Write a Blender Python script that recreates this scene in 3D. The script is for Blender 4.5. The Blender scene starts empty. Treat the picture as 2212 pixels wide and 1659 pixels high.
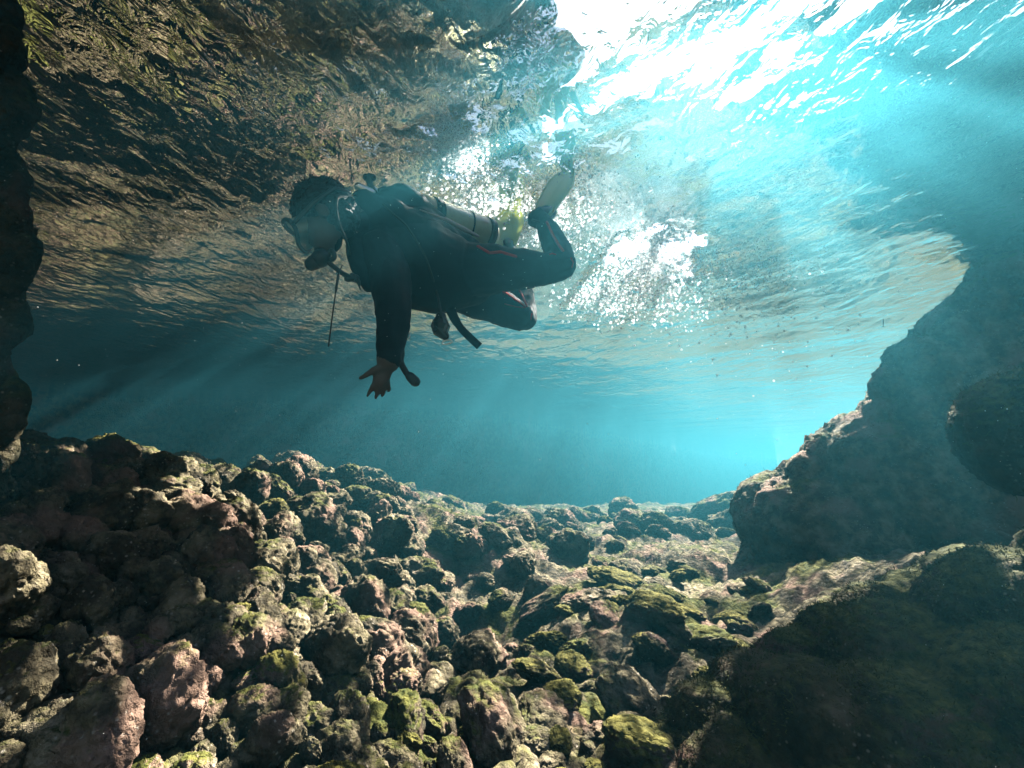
import bpy, bmesh, math, random
import numpy as np
from mathutils import Vector, Matrix, Quaternion

R = math.radians
random.seed(7); rng = np.random.default_rng(7)
scene = bpy.context.scene
C = scene.collection

# ------------------------------------------------------------------ camera
PITCH = R(11.3)
LENS_F = 0.6                      # focal length in image heights
WATER_Z = 1.7
cam_data = bpy.data.cameras.new('camera')
cam = bpy.data.objects.new('camera', cam_data); C.objects.link(cam)
cam_data.sensor_width = 36.0
cam_data.lens = 36.0 * LENS_F * 0.75
cam_data.clip_start = 0.05; cam_data.clip_end = 2000
cam.location = (0, 0, 0)
cam.rotation_euler = (R(90) + PITCH, 0, 0)
scene.camera = cam

# ------------------------------------------------------------------ sky, sun, exposure
SUN_EL, SUN_AZ = R(43.3), R(31)     # direction of the light inside the water
SUN_DIR = Vector((math.sin(SUN_AZ) * math.cos(SUN_EL), math.cos(SUN_AZ) * math.cos(SUN_EL), math.sin(SUN_EL)))
world = bpy.data.worlds.new('World'); scene.world = world; world.use_nodes = True
wn = world.node_tree
bg = wn.nodes['Background']
sky = wn.nodes.new('ShaderNodeTexSky'); sky.sky_type = 'NISHITA'; sky.sun_disc = False
sky.sun_elevation = SUN_EL; sky.sun_rotation = SUN_AZ
wn.links.new(sky.outputs[0], bg.inputs[0]); bg.inputs[1].default_value = 0.05
sun_data = bpy.data.lights.new('sun', 'SUN'); sun_data.energy = 5.0; sun_data.angle = R(0.5)
sun_data.color = (1.0, 0.95, 0.86)
sun = bpy.data.objects.new('sun', sun_data); C.objects.link(sun)
sun.rotation_euler = SUN_DIR.to_track_quat('Z', 'Y').to_euler()
sun.location = SUN_DIR * 50
vs = scene.view_settings
vs.view_transform = 'Standard'; vs.look = 'None'; vs.gamma = 1; vs.use_curve_mapping = False
vs.exposure = 3.15
cy = scene.cycles
cy.max_bounces = 6; cy.diffuse_bounces = 0; cy.glossy_bounces = 2; cy.transmission_bounces = 4
cy.volume_bounces = 0; cy.transparent_max_bounces = 12
cy.caustics_reflective = False; cy.caustics_refractive = False
cy.use_denoising = True
cy.sample_clamp_indirect = 6.0

# ------------------------------------------------------------------ noise (numpy)
def _hash(ix, iy, iz, seed):
    h = (ix * 374761393 + iy * 668265263 + iz * 2147483647 + seed * 144665) & 0xFFFFFFFF
    h = ((h ^ (h >> 13)) * 1274126177) & 0xFFFFFFFF
    h = ((h ^ (h >> 16)) * 2246822519) & 0xFFFFFFFF
    return ((h ^ (h >> 15)) & 0xFFFFFF) / float(0xFFFFFF)

def vnoise(p, freq, seed=0):
    """smooth value noise in -1..1 for an (N,3) array"""
    q = p * freq; i = np.floor(q).astype(np.int64); f = q - i
    f = f * f * f * (f * (f * 6 - 15) + 10)
    out = 0
    for dx in (0, 1):
        for dy in (0, 1):
            for dz in (0, 1):
                w = (f[:, 0] if dx else 1 - f[:, 0]) * (f[:, 1] if dy else 1 - f[:, 1]) * (f[:, 2] if dz else 1 - f[:, 2])
                out = out + w * _hash(i[:, 0] + dx, i[:, 1] + dy, i[:, 2] + dz, seed)
    return out * 2 - 1

def fbm(p, freq, octaves=4, seed=0, gain=0.5):
    a, s = 1.0, 0
    for k in range(octaves):
        s = s + a * vnoise(p, freq * 2 ** k, seed + k * 17); a *= gain
    return s

def worley(p, freq, seed=0):
    """distance to the nearest cell point"""
    q = p * freq; i = np.floor(q).astype(np.int64); best = np.full(len(p), 9.0)
    for dx in (-1, 0, 1):
        for dy in (-1, 0, 1):
            for dz in (-1, 0, 1):
                cx, cy_, cz = i[:, 0] + dx, i[:, 1] + dy, i[:, 2] + dz
                px = cx + _hash(cx, cy_, cz, seed); py = cy_ + _hash(cx, cy_, cz, seed + 1); pz = cz + _hash(cx, cy_, cz, seed + 2)
                d = (px - q[:, 0]) ** 2 + (py - q[:, 1]) ** 2 + (pz - q[:, 2]) ** 2
                best = np.minimum(best, d)
    return np.sqrt(best)

def sstep(a, b, x):
    t = np.clip((x - a) / (b - a), 0, 1); return t * t * (3 - 2 * t)

# ------------------------------------------------------------------ mesh helpers
def at(px, py, d):
    """point seen at pixel (px,py) of a 2212x1659 view at depth d along the lens axis"""
    u = (px - 1106) / 1659 / LENS_F; v = (829.5 - py) / 1659 / LENS_F
    return Vector((u * d, d * (math.cos(PITCH) - v * math.sin(PITCH)), d * (math.sin(PITCH) + v * math.cos(PITCH))))

def D(cx, cy_, d):
    """the same for a pixel of the diver study (close view of the diver)"""
    return at((680 + cx / 2.5925) * 0.8641, (380 + cy_ / 2.5925) * 0.8641, d)

def DR(r, d):
    return r * d / 2986.6

def link(name, me, mat=None, parent=None, smooth=True):
    o = bpy.data.objects.new(name, me); C.objects.link(o)
    if mat is not None and not me.materials: me.materials.append(mat)
    if smooth and len(me.polygons): me.polygons.foreach_set('use_smooth', [True] * len(me.polygons))
    if parent: o.parent = parent
    return o

def tag(o, label=None, cat=None, group=None, kind=None):
    if label: o['label'] = label
    if cat: o['category'] = cat
    if group: o['group'] = group
    if kind: o['kind'] = kind
    return o

def mesh_np(name, v, f):
    me = bpy.data.meshes.new(name)
    v = np.asarray(v, dtype=np.float64); f = np.asarray(f, dtype=np.int32)
    me.vertices.add(len(v)); me.vertices.foreach_set('co', v.ravel())
    n = f.shape[1]
    me.loops.add(f.size); me.loops.foreach_set('vertex_index', f.ravel())
    me.polygons.add(len(f)); me.polygons.foreach_set('loop_start', np.arange(0, f.size, n, dtype=np.int32))
    me.update(calc_edges=True); me.validate()
    return me

class MB:
    def __init__(self): self.v = []; self.f = []
    def add(self, v, f):
        o = len(self.v); self.v += [tuple(x) for x in v]; self.f += [tuple(i + o for i in x) for x in f]
    def tube(self, pts, radii, seg=12, cap=True, flat=None):
        """a swept tube with round caps; flat = (axis Vector, factor) squashes the section along an axis"""
        pts = [Vector(p) for p in pts]
        if not hasattr(radii, '__len__'): radii = [radii] * len(pts)
        if cap:
            a = (pts[0] - pts[1]).normalized(); b = (pts[-1] - pts[-2]).normalized()
            r0, r1 = radii[0], radii[-1]
            st = [pts[0] + a * r0 * math.sin(t) for t in (1.5, 1.1, .6)]; sr = [r0 * math.cos(t) for t in (1.5, 1.1, .6)]
            en = [pts[-1] + b * r1 * math.sin(t) for t in (.6, 1.1, 1.5)]; er = [r1 * math.cos(t) for t in (.6, 1.1, 1.5)]
            pts = st + pts + en; radii = sr + list(radii) + er
        n = None; V = []
        for i, p in enumerate(pts):
            t = (pts[min(i + 1, len(pts) - 1)] - pts[max(i - 1, 0)]).normalized()
            if n is None: n = t.orthogonal().normalized()
            n = (n - t * n.dot(t)).normalized(); b = t.cross(n)
            for k in range(seg):
                a = 2 * math.pi * k / seg; o = (n * math.cos(a) + b * math.sin(a)) * radii[i]
                if flat: o = o - flat[0] * o.dot(flat[0]) * (1 - flat[1])
                V.append(p + o)
        F = [(i * seg + k, i * seg + (k + 1) % seg, (i + 1) * seg + (k + 1) % seg, (i + 1) * seg + k) for i in range(len(pts) - 1) for k in range(seg)]
        F.append(tuple(reversed(range(seg)))); F.append(tuple((len(pts) - 1) * seg + k for k in range(seg)))
        self.add(V, F)
    def ball(self, c, r, seg=14, rings=9, rot=None):
        if not hasattr(r, '__len__'): r = (r, r, r)
        V = []; F = []
        for i in range(1, rings):
            for k in range(seg):
                a = math.pi * i / rings; b = 2 * math.pi * k / seg
                p = Vector((r[0] * math.sin(a) * math.cos(b), r[1] * math.sin(a) * math.sin(b), r[2] * math.cos(a)))
                V.append(Vector(c) + (rot @ p if rot else p))
        n = len(V)
        for s in (1, -1):
            p = Vector((0, 0, r[2] * s)); V.append(Vector(c) + (rot @ p if rot else p))
        for i in range(rings - 2):
            for k in range(seg): F.append((i * seg + k, (i + 1) * seg + k, (i + 1) * seg + (k + 1) % seg, i * seg + (k + 1) % seg))
        for k in range(seg):
            F.append((n, k, (k + 1) % seg)); F.append((n + 1, (rings - 2) * seg + (k + 1) % seg, (rings - 2) * seg + k))
        self.add(V, F)
    def box(self, c, s, rot=None):
        V = [Vector((x * s[0] / 2, y * s[1] / 2, z * s[2] / 2)) for x in (-1, 1) for y in (-1, 1) for z in (-1, 1)]
        V = [Vector(c) + (rot @ p if rot else p) for p in V]
        self.add(V, [(0, 1, 3, 2), (4, 6, 7, 5), (0, 4, 5, 1), (2, 3, 7, 6), (0, 2, 6, 4), (1, 5, 7, 3)])
    def mesh(self, name):
        me = bpy.data.meshes.new(name); me.from_pydata([tuple(v) for v in self.v], [], self.f); me.update(); return me
    def build(self, name, mat, parent=None, smooth=True): return link(name, self.mesh(name), mat, parent, smooth)

def fused(mb, name, voxel, smooth=4, factor=0.5):
    """one continuous surface out of overlapping pieces"""
    me = mb.mesh(name + '_raw') if isinstance(mb, MB) else mb
    o = bpy.data.objects.new('tmp', me); C.objects.link(o)
    m = o.modifiers.new('r', 'REMESH'); m.mode = 'VOXEL'; m.voxel_size = voxel
    if smooth:
        s = o.modifiers.new('s', 'SMOOTH'); s.iterations = smooth; s.factor = factor
    dg = bpy.context.evaluated_depsgraph_get()
    out = bpy.data.meshes.new_from_object(o.evaluated_get(dg)); out.name = name
    bpy.data.objects.remove(o); bpy.data.meshes.remove(me)
    return out

def coords(me):
    a = np.empty(len(me.vertices) * 3); me.vertices.foreach_get('co', a); return a.reshape(-1, 3)
def normals(me):
    a = np.empty(len(me.vertices) * 3, dtype=np.float32); me.vertices.foreach_get('normal', a); return a.reshape(-1, 3).astype(np.float64)
def displace(me, fn):
    p = coords(me); n = normals(me); p = p + n * fn(p)[:, None]
    me.vertices.foreach_set('co', p.ravel()); me.update()

# ------------------------------------------------------------------ materials
def mat_new(name):
    m = bpy.data.materials.new(name); m.use_nodes = True
    nt = m.node_tree; return m, nt, nt.nodes, nt.links

def simple(name, col, rough=0.6, metal=0.0, spec=0.3, bump=0.0, bscale=200, var=0.0):
    m, nt, N, L = mat_new(name); b = N['Principled BSDF']
    b.inputs['Roughness'].default_value = rough; b.inputs['Metallic'].default_value = metal
    b.inputs['Specular IOR Level'].default_value = spec
    b.inputs['Base Color'].default_value = (*col, 1)
    if bump or var:
        tc = N.new('ShaderNodeNewGeometry'); nz = N.new('ShaderNodeTexNoise'); nz.inputs['Scale'].default_value = bscale; nz.inputs['Detail'].default_value = 4
        L.new(tc.outputs['Position'], nz.inputs['Vector'])
        if bump:
            bp = N.new('ShaderNodeBump'); bp.inputs['Strength'].default_value = bump; bp.inputs['Distance'].default_value = 0.01
            L.new(nz.outputs[0], bp.inputs['Height']); L.new(bp.outputs[0], b.inputs['Normal'])
        if var:
            mx = N.new('ShaderNodeMix'); mx.data_type = 'RGBA'; mx.inputs[6].default_value = (*[c * (1 - var) for c in col], 1); mx.inputs[7].default_value = (*[min(1, c * (1 + var)) for c in col], 1)
            L.new(nz.outputs[0], mx.inputs[0]); L.new(mx.outputs[2], b.inputs['Base Color'])
    return m

def rock_material(name, pal, moss, moss_amt=0.5, scale=1.0):
    m, nt, N, L = mat_new(name); b = N['Principled BSDF']
    b.inputs['Roughness'].default_value = 0.85; b.inputs['Specular IOR Level'].default_value = 0.15
    g = N.new('ShaderNodeNewGeometry')
    def noise(sc, det=5, rough=0.6):
        n = N.new('ShaderNodeTexNoise'); n.inputs['Scale'].default_value = sc * scale; n.inputs['Detail'].default_value = det; n.inputs['Roughness'].default_value = rough
        L.new(g.outputs['Position'], n.inputs['Vector']); return n
    def ramp(src, stops):
        r = N.new('ShaderNodeValToRGB'); e = r.color_ramp.elements
        while len(e) < len(stops): e.new(0.5)
        for k, (p, c) in enumerate(stops): e[k].position = p; e[k].color = (*c, 1) if len(c) == 3 else c
        L.new(src, r.inputs[0]); return r
    def mix(f, a, c):
        x = N.new('ShaderNodeMix'); x.data_type = 'RGBA'
        if hasattr(f, 'is_output'): L.new(f, x.inputs[0])
        else: x.inputs[0].default_value = f
        for s, v in ((6, a), (7, c)):
            if hasattr(v, 'is_output'): L.new(v, x.inputs[s])
            else: x.inputs[s].default_value = (*v, 1)
        return x.outputs[2]
    n1 = noise(9, 4, 0.65); base = ramp(n1.outputs[0], [(0.30, pal[0]), (0.45, pal[1]), (0.56, pal[2]), (0.70, pal[3])])
    # pink coralline crust and pale specks
    n2 = noise(3.1, 3, 0.5); pk = ramp(n2.outputs[0], [(0.53, (0, 0, 0)), (0.63, (1, 1, 1))])
    c1 = mix(pk.outputs[0], base.outputs[0], pal[4])
    vo = N.new('ShaderNodeTexVoronoi'); vo.inputs['Scale'].default_value = 55 * scale; L.new(g.outputs['Position'], vo.inputs['Vector'])
    sp = ramp(vo.outputs['Distance'], [(0.10, (1, 1, 1)), (0.28, (0, 0, 0))])
    n5 = noise(12, 3); spm = ramp(n5.outputs[0], [(0.50, (0, 0, 0)), (0.62, (0.8, 0.8, 0.8))])
    mm = N.new('ShaderNodeMath'); mm.operation = 'MULTIPLY'; L.new(sp.outputs[0], mm.inputs[0]); L.new(spm.outputs[0], mm.inputs[1])
    c2 = mix(mm.outputs[0], c1, pal[5])
    # algae turf on upward faces
    sx = N.new('ShaderNodeSeparateXYZ'); L.new(g.outputs['Normal'], sx.inputs[0])
    n3 = noise(2.3, 5, 0.6)
    ma = N.new('ShaderNodeMath'); ma.operation = 'MULTIPLY_ADD'; ma.inputs[1].default_value = 0.30; L.new(sx.outputs[2], ma.inputs[0]); L.new(n3.outputs[0], ma.inputs[2])
    t0 = 0.95 - 0.35 * moss_amt
    mr = ramp(ma.outputs[0], [(t0 - 0.10, (0, 0, 0)), (t0, (1, 1, 1))])
    n6 = noise(26, 3); mc = ramp(n6.outputs[0], [(0.35, moss[0]), (0.65, moss[1])])
    c3 = mix(mr.outputs[0], c2, mc.outputs[0])
    L.new(c3, b.inputs['Base Color'])
    # fine relief
    nb = noise(48, 4, 0.75); v2 = N.new('ShaderNodeTexVoronoi'); v2.inputs['Scale'].default_value = 34 * scale; L.new(g.outputs['Position'], v2.inputs['Vector'])
    ad = N.new('ShaderNodeMath'); ad.operation = 'MULTIPLY_ADD'; ad.inputs[1].default_value = -0.8; L.new(v2.outputs['Distance'], ad.inputs[0]); L.new(nb.outputs[0], ad.inputs[2])
    bp = N.new('ShaderNodeBump'); bp.inputs['Strength'].default_value = 0.9; bp.inputs['Distance'].default_value = 0.028 / scale
    L.new(ad.outputs[0], bp.inputs['Height']); L.new(bp.outputs[0], b.inputs['Normal'])
    return m

M = {}
M['reef'] = rock_material('encrusted_rock', [(0.04, 0.034, 0.022), (0.11, 0.09, 0.056), (0.27, 0.225, 0.13), (0.46, 0.38, 0.26), (0.36, 0.23, 0.165), (0.74, 0.67, 0.55)],
                          [(0.06, 0.075, 0.018), (0.18, 0.175, 0.04)], 0.28)
M['green'] = rock_material('mossy_rock', [(0.035, 0.034, 0.018), (0.08, 0.075, 0.035), (0.15, 0.13, 0.06), (0.26, 0.21, 0.13), (0.30, 0.19, 0.15), (0.5, 0.45, 0.36)],
                           [(0.085, 0.085, 0.018), (0.27, 0.24, 0.06)], 0.7)
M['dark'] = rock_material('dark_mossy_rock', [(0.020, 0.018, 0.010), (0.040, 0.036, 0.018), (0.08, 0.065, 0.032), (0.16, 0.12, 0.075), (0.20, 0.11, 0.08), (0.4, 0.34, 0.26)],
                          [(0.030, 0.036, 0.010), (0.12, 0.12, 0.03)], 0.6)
M['cliff'] = rock_material('cliff_rock', [(0.10, 0.08, 0.05), (0.20, 0.16, 0.10), (0.32, 0.26, 0.17), (0.42, 0.34, 0.24), (0.36, 0.28, 0.18), (0.5, 0.42, 0.30)],
                           [(0.06, 0.08, 0.02), (0.12, 0.14, 0.04)], 0.2, 0.4)

# water surface: Fresnel split between a mirror and clear transmission (total internal reflection from below)
m, nt, N, L = mat_new('water_surface'); M['water'] = m
N.remove(N['Principled BSDF'])
g = N.new('ShaderNodeNewGeometry')
mp = N.new('ShaderNodeMapping'); mp.inputs['Scale'].default_value = (1.5, 0.95, 1.0); mp.inputs['Rotation'].default_value = (0, 0, 0.35); L.new(g.outputs['Position'], mp.inputs[0])
na = N.new('ShaderNodeTexNoise'); na.inputs['Scale'].default_value = 9; na.inputs['Detail'].default_value = 3; na.inputs['Distortion'].default_value = 0.6; L.new(mp.outputs[0], na.inputs['Vector'])
bp = N.new('ShaderNodeBump'); bp.inputs['Strength'].default_value = 1.0; bp.inputs['Distance'].default_value = 0.0095; L.new(na.outputs[0], bp.inputs['Height'])
nb2 = N.new('ShaderNodeTexNoise'); nb2.inputs['Scale'].default_value = 2.6; nb2.inputs['Detail'].default_value = 2; nb2.inputs['Distortion'].default_value = 0.8; L.new(mp.outputs[0], nb2.inputs['Vector'])
bp2 = N.new('ShaderNodeBump'); bp2.inputs['Strength'].default_value = 1.0; bp2.inputs['Distance'].default_value = 0.022; L.new(nb2.outputs[0], bp2.inputs['Height']); L.new(bp2.outputs[0], bp.inputs['Normal'])
fr = N.new('ShaderNodeFresnel'); fr.inputs['IOR'].default_value = 1.333; L.new(bp.outputs[0], fr.inputs['Normal'])
tr = N.new('ShaderNodeBsdfTransparent'); gl = N.new('ShaderNodeBsdfGlossy'); gl.inputs['Roughness'].default_value = 0.02; L.new(bp.outputs[0], gl.inputs['Normal'])
rf = N.new('ShaderNodeBsdfRefraction'); rf.inputs['IOR'].default_value = 1.333; rf.inputs['Roughness'].default_value = 0.0; L.new(bp.outputs[0], rf.inputs['Normal'])
tm = N.new('ShaderNodeMixShader'); tm.inputs[0].default_value = 0.25; L.new(tr.outputs[0], tm.inputs[1]); L.new(rf.outputs[0], tm.inputs[2])
mx = N.new('ShaderNodeMixShader'); L.new(fr.outputs[0], mx.inputs[0]); L.new(tm.outputs[0], mx.inputs[1]); L.new(gl.outputs[0], mx.inputs[2])
L.new(mx.outputs[0], N['Material Output'].inputs['Surface'])

# sea water between surface and seabed
m, nt, N, L = mat_new('sea_water_body'); M['haze'] = m
N.remove(N['Principled BSDF'])
pv = N.new('ShaderNodeVolumePrincipled')
pv.inputs['Color'].default_value = (0.075, 0.40, 0.51, 1); pv.inputs['Density'].default_value = 0.042
pv.inputs['Anisotropy'].default_value = 0.7
L.new(pv.outputs[0], N['Material Output'].inputs['Volume'])

# ------------------------------------------------------------------ seabed
def ground(x, y):
    x = np.asarray(x, float); y = np.asarray(y, float)
    h = -0.88 + 0 * x
    h = h + 0.92 * sstep(-0.2, -2.4, x) * sstep(-2, 1.5, y) * (1 - 0.42 * sstep(2.0, 4.5, y))
    h = h + -0.02 * sstep(3.2, 8.5, y)
    h = h + 0.30 * np.exp(-((x + 0.9) / 1.5) ** 2 - ((y - 5.3) / 1.0) ** 2)
    h = h + 0.05 * np.exp(-((x + 3.4) / 1.6) ** 2 - ((y - 4.8) / 1.3) ** 2)
    h = h - 0.30 * np.exp(-((x + 0.35) / 0.5) ** 2 - ((y - 3.3) / 0.7) ** 2)
    h = h + 0.30 * sstep(1.0, 2.4, x) * sstep(6.0, 2.0, y)
    return h - 0.9 * sstep(11, 30, y)

def nonuni(lo, hi, c, fine, n):
    """coordinates between lo and hi, dense round c"""
    t = np.linspace(-1, 1, n); s = np.sinh(t * fine) / math.sinh(fine)
    return np.where(s < 0, c + s * (c - lo), c + s * (hi - c))

def grid(xs, ys):
    X, Y = np.meshgrid(xs, ys); nx, ny = len(xs), len(ys)
    i = np.arange((ny - 1) * (nx - 1)); r = i // (nx - 1); c = i % (nx - 1); a = r * nx + c
    return X.ravel(), Y.ravel(), np.stack([a, a + 1, a + nx + 1, a + nx], 1)

xs = nonuni(-45, 45, -0.2, 4.2, 520); ys = nonuni(-8, 70, 2.6, 4.0, 520)
X, Y, F = grid(xs, ys)
def terrain(X, Y):
    P3 = np.stack([X, Y, 0 * X], 1)
    W3 = P3 + 0.06 * np.stack([fbm(P3, 5, 2, 31), fbm(P3, 5, 2, 37), 0 * X], 1)
    dome = lambda f, sd: np.sqrt(np.clip(1 - worley(W3, f, sd) ** 2, 0, 1))
    return ground(X, Y) + 0.15 * dome(3.0, 5) + 0.075 * dome(8, 8) + 0.04 * dome(14, 6) - 0.16 + 0.09 * fbm(P3, 1.3, 3, 2) + 0.022 * fbm(P3, 17, 3, 9)
Z = terrain(X, Y)
ZG = Z.reshape(len(ys), len(xs)); GX, GY = xs.copy(), ys.copy()
def height(x, y): return float(ZG[np.searchsorted(GY, y) - 1, np.searchsorted(GX, x) - 1])
V3 = np.stack([X, Y, Z], 1); fx = X[F].mean(1) + 0.25 * (Y[F].mean(1) - 3)
def sub_mesh(name, mask):
    f = F[mask]; u, inv = np.unique(f, return_inverse=True)
    return mesh_np(name, V3[u], inv.reshape(f.shape))
seabed = link('seabed', sub_mesh('seabed', fx >= -0.6), M['reef'])
tag(seabed, 'uneven encrusted rock bed between the boulders', kind='structure')
fy = Y[F].mean(1)
reef_bank = link('reef_bank', sub_mesh('reef_bank', (fx < -0.6) & (fy >= 1.6) & (fy < 3.0)), M['reef'])
near_reef = link('near_reef', sub_mesh('near_reef', (fx < -0.6) & (fy < 1.6)), M['reef'])
tag(near_reef, 'shaded nodular rock in the left foreground', kind='structure')
reef_ridge = link('reef_ridge', sub_mesh('reef_ridge', (fx < -0.6) & (fy >= 3.0)), M['reef'])
tag(reef_ridge, 'rocky ridge behind the bank below the blue water', kind='structure')
tag(reef_bank, 'rising bank of nodular rock on the left', kind='structure')

# rocks of the reef: a few shapes, copied
def rock_mesh(name, seed, sub=5, knob=1.0):
    bm = bmesh.new(); bmesh.ops.create_icosphere(bm, subdivisions=sub, radius=1)
    me = bpy.data.meshes.new(name); bm.to_mesh(me); bm.free()
    p = coords(me); q = p + seed * 7.3
    r = 1 + 0.20 * vnoise(q, 1.1, seed) + 0.10 * vnoise(q, 2.3, seed + 3)
    w = p + 0.12 * np.stack([vnoise(q, 3, seed + 11), vnoise(q, 3, seed + 12), vnoise(q, 3, seed + 13)], 1)
    r = r + knob * (0.32 * np.sqrt(np.clip(1 - worley(w + seed, 1.7, seed) ** 2, 0, 1)) + 0.16 * np.sqrt(np.clip(1 - (worley(w + seed, 4.6, seed + 5) * 1.1) ** 2, 0, 1)))
    r = r + 0.075 * np.sqrt(np.clip(1 - worley(w + seed, 8.5, seed + 6) ** 2, 0, 1)) + 0.06 * fbm(q, 9, 4, seed + 30, 0.65) - 0.36
    p = p * r[:, None]
    me.vertices.foreach_set('co', p.ravel()); me.update()
    me.polygons.foreach_set('use_smooth', [True] * len(me.polygons))
    return me
rocks = [rock_mesh('rock', s) for s in range(9)]
rocks_g = []
for me in rocks: me.materials.append(M['reef'])
for me in rocks[:3]:
    c = me.copy(); c.materials.clear(); c.materials.append(M['green']); rocks_g.append(c)

placed = []
def put_rock(x, y, r, z=None, sink=0.25, mesh=None, parent=None, tilt=0.35, flat=None):
    o = bpy.data.objects.new('rock', mesh or random.choice(rocks)); C.objects.link(o)
    f = flat or random.uniform(0.8, 1.25); e = random.uniform(1.0, 1.45)
    zz = height(x, y) + r * f * (1 - 2 * sink) if z is None else z
    o.location = (x, y, zz); o.scale = (r * e, r / e ** 0.5, r * f)
    o.rotation_euler = (random.uniform(-tilt, tilt), random.uniform(-tilt, tilt) + 0.25, random.gauss(R(-50), R(35)) + random.choice((0, math.pi)))
    o.parent = parent or seabed
    placed.append((x, y, r)); return o

def zone(x, y): return 0 if x + 0.25 * (y - 3) >= -0.6 else (3 if y < 1.6 else 1 if y < 3.0 else 2)
def scatter(zn, count, px0, px1, dmin, dmax, seed):
    random.seed(seed); n = tries = 0; bank = zn > 0; parent = (seabed, reef_bank, reef_ridge, near_reef)[zn]
    while n < count and tries < 30000:
        tries += 1
        d = dmin * (dmax / dmin) ** random.random(); px = random.uniform(px0, px1)
        x = (px - 1106) / 1659 / LENS_F * d; y = d
        if zone(x, y) != zn: continue
        if x > 1.7 and y < 6.0: continue
        if x > 0.45 and y < 1.7: continue
        big = 1 - 0.62 * min(1, n / (0.55 * count))
        r = random.uniform(0.024, 0.042) * big * (d + 1.0)
        if math.hypot(x, y) < 0.6 + r: continue
        if any((x - a) ** 2 + (y - b) ** 2 < ((0.68 if bank else 0.60) * (r + c)) ** 2 for a, b, c in placed): continue
        lowf = (x > -0.15 + 0.1 * y and y < 4.5)
        put_rock(x, y, r, sink=random.uniform(0.05, 0.30) if bank else random.uniform(0.22, 0.40), flat=None if bank else (random.uniform(0.42, 0.62) if lowf else random.uniform(0.6, 0.95)),
                 mesh=random.choice(rocks_g) if random.random() < (0.45 if lowf else 0.04) else None, parent=parent)
        n += 1
scatter(3, 295, -160, 1000, 0.45, 1.6, 6)
scatter(1, 295, -160, 1000, 1.6, 3.0, 3)
scatter(2, 295, -160, 1000, 3.0, 9.0, 5)
scatter(0, 298, 300, 1980, 0.7, 10.0, 4)

# ------------------------------------------------------------------ large rocks
def blob_rock(name, blobs, voxel, mat, label, cat, knob=(0.05, 5), fine=(0.012, 25), seed=1, parts=None):
    mb = MB()
    for (px, py, d, rp, *ex) in blobs:
        r = rp * d / 995.4
        mb.ball(at(px, py, d), (r, r * (ex[0] if ex else 1), r), 20, 13)
    me = fused(mb, name, voxel, 6)
    def fn(p):
        q = p + 0.06 * np.stack([vnoise(p, 4, 1), vnoise(p, 4, 2), vnoise(p, 4, 3)], 1)
        return (knob[0] * 1.6 * vnoise(p, knob[1] * 0.35, seed) + knob[0] * 2.0 * (np.sqrt(np.clip(1 - worley(q, knob[1] * .55, seed + 4) ** 2, 0, 1)) - .75)
                + knob[0] * (np.sqrt(np.clip(1 - worley(q, knob[1] * 1.6, seed) ** 2, 0, 1)) - .75) + fine[0] * fbm(p, fine[1], 3, seed + 9, 0.6))
    displace(me, fn)
    o = link(name, me, mat)
    return tag(o, label, cat)

blob_rock('rock_outcrop', [(2270, 650, 3.5, 130), (2190, 775, 3.6, 130), (2120, 735, 3.65, 60), (2105, 850, 3.7, 165), (1962, 842, 3.75, 40), (2030, 920, 3.8, 130),
          (1900, 980, 3.9, 85), (1840, 985, 4.0, 58), (1960, 1090, 3.8, 200), (1775, 1080, 4.1, 80), (1705, 1140, 4.1, 100), (1690, 1240, 3.9, 90), (1810, 1210, 3.8, 180),
          (2150, 1050, 3.6, 250), (2230, 880, 3.6, 220), (2400, 860, 3.6, 290), (2420, 1100, 3.6, 320), (1790, 1330, 3.7, 100), (2000, 1350, 3.6, 180), (2520, 660, 3.7, 220), (2750, 920, 3.8, 400), (2165, 600, 3.45, 48), (2110, 660, 3.5, 42), (2065, 715, 3.55, 50), (2010, 790, 3.6, 48), (1945, 835, 3.7, 34), (1930, 920, 3.75, 55), (1868, 950, 3.8, 48), (1815, 1000, 3.85, 45), (1755, 1035, 3.9, 42), (1715, 1090, 3.95, 50), (1650, 1140, 4.0, 45), (2085, 800, 3.45, 45), (2000, 900, 3.5, 40), (1925, 1175, 3.5, 30)],
          0.03, M['reef'], 'tall shadowed rock outcrop rising to the surface on the right', 'rock', (0.065, 3.6), (0.022, 18), 3)
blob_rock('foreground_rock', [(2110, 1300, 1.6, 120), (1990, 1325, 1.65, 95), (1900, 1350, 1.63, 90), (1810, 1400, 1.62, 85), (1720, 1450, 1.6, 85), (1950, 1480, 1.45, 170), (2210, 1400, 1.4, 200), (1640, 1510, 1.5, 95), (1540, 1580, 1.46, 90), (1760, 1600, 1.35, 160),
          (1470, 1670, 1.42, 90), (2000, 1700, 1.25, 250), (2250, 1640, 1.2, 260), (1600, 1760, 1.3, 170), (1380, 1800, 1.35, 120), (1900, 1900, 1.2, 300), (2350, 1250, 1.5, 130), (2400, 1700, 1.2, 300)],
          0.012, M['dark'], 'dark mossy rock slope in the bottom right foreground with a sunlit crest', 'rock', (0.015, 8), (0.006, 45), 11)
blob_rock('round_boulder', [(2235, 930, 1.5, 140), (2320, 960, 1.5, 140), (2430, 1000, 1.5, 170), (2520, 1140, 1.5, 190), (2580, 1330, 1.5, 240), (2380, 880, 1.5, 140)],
          0.010, M['dark'], 'round black boulder fuzzy with algae at the right edge', 'boulder', (0.014, 11), (0.008, 50), 21)
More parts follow.
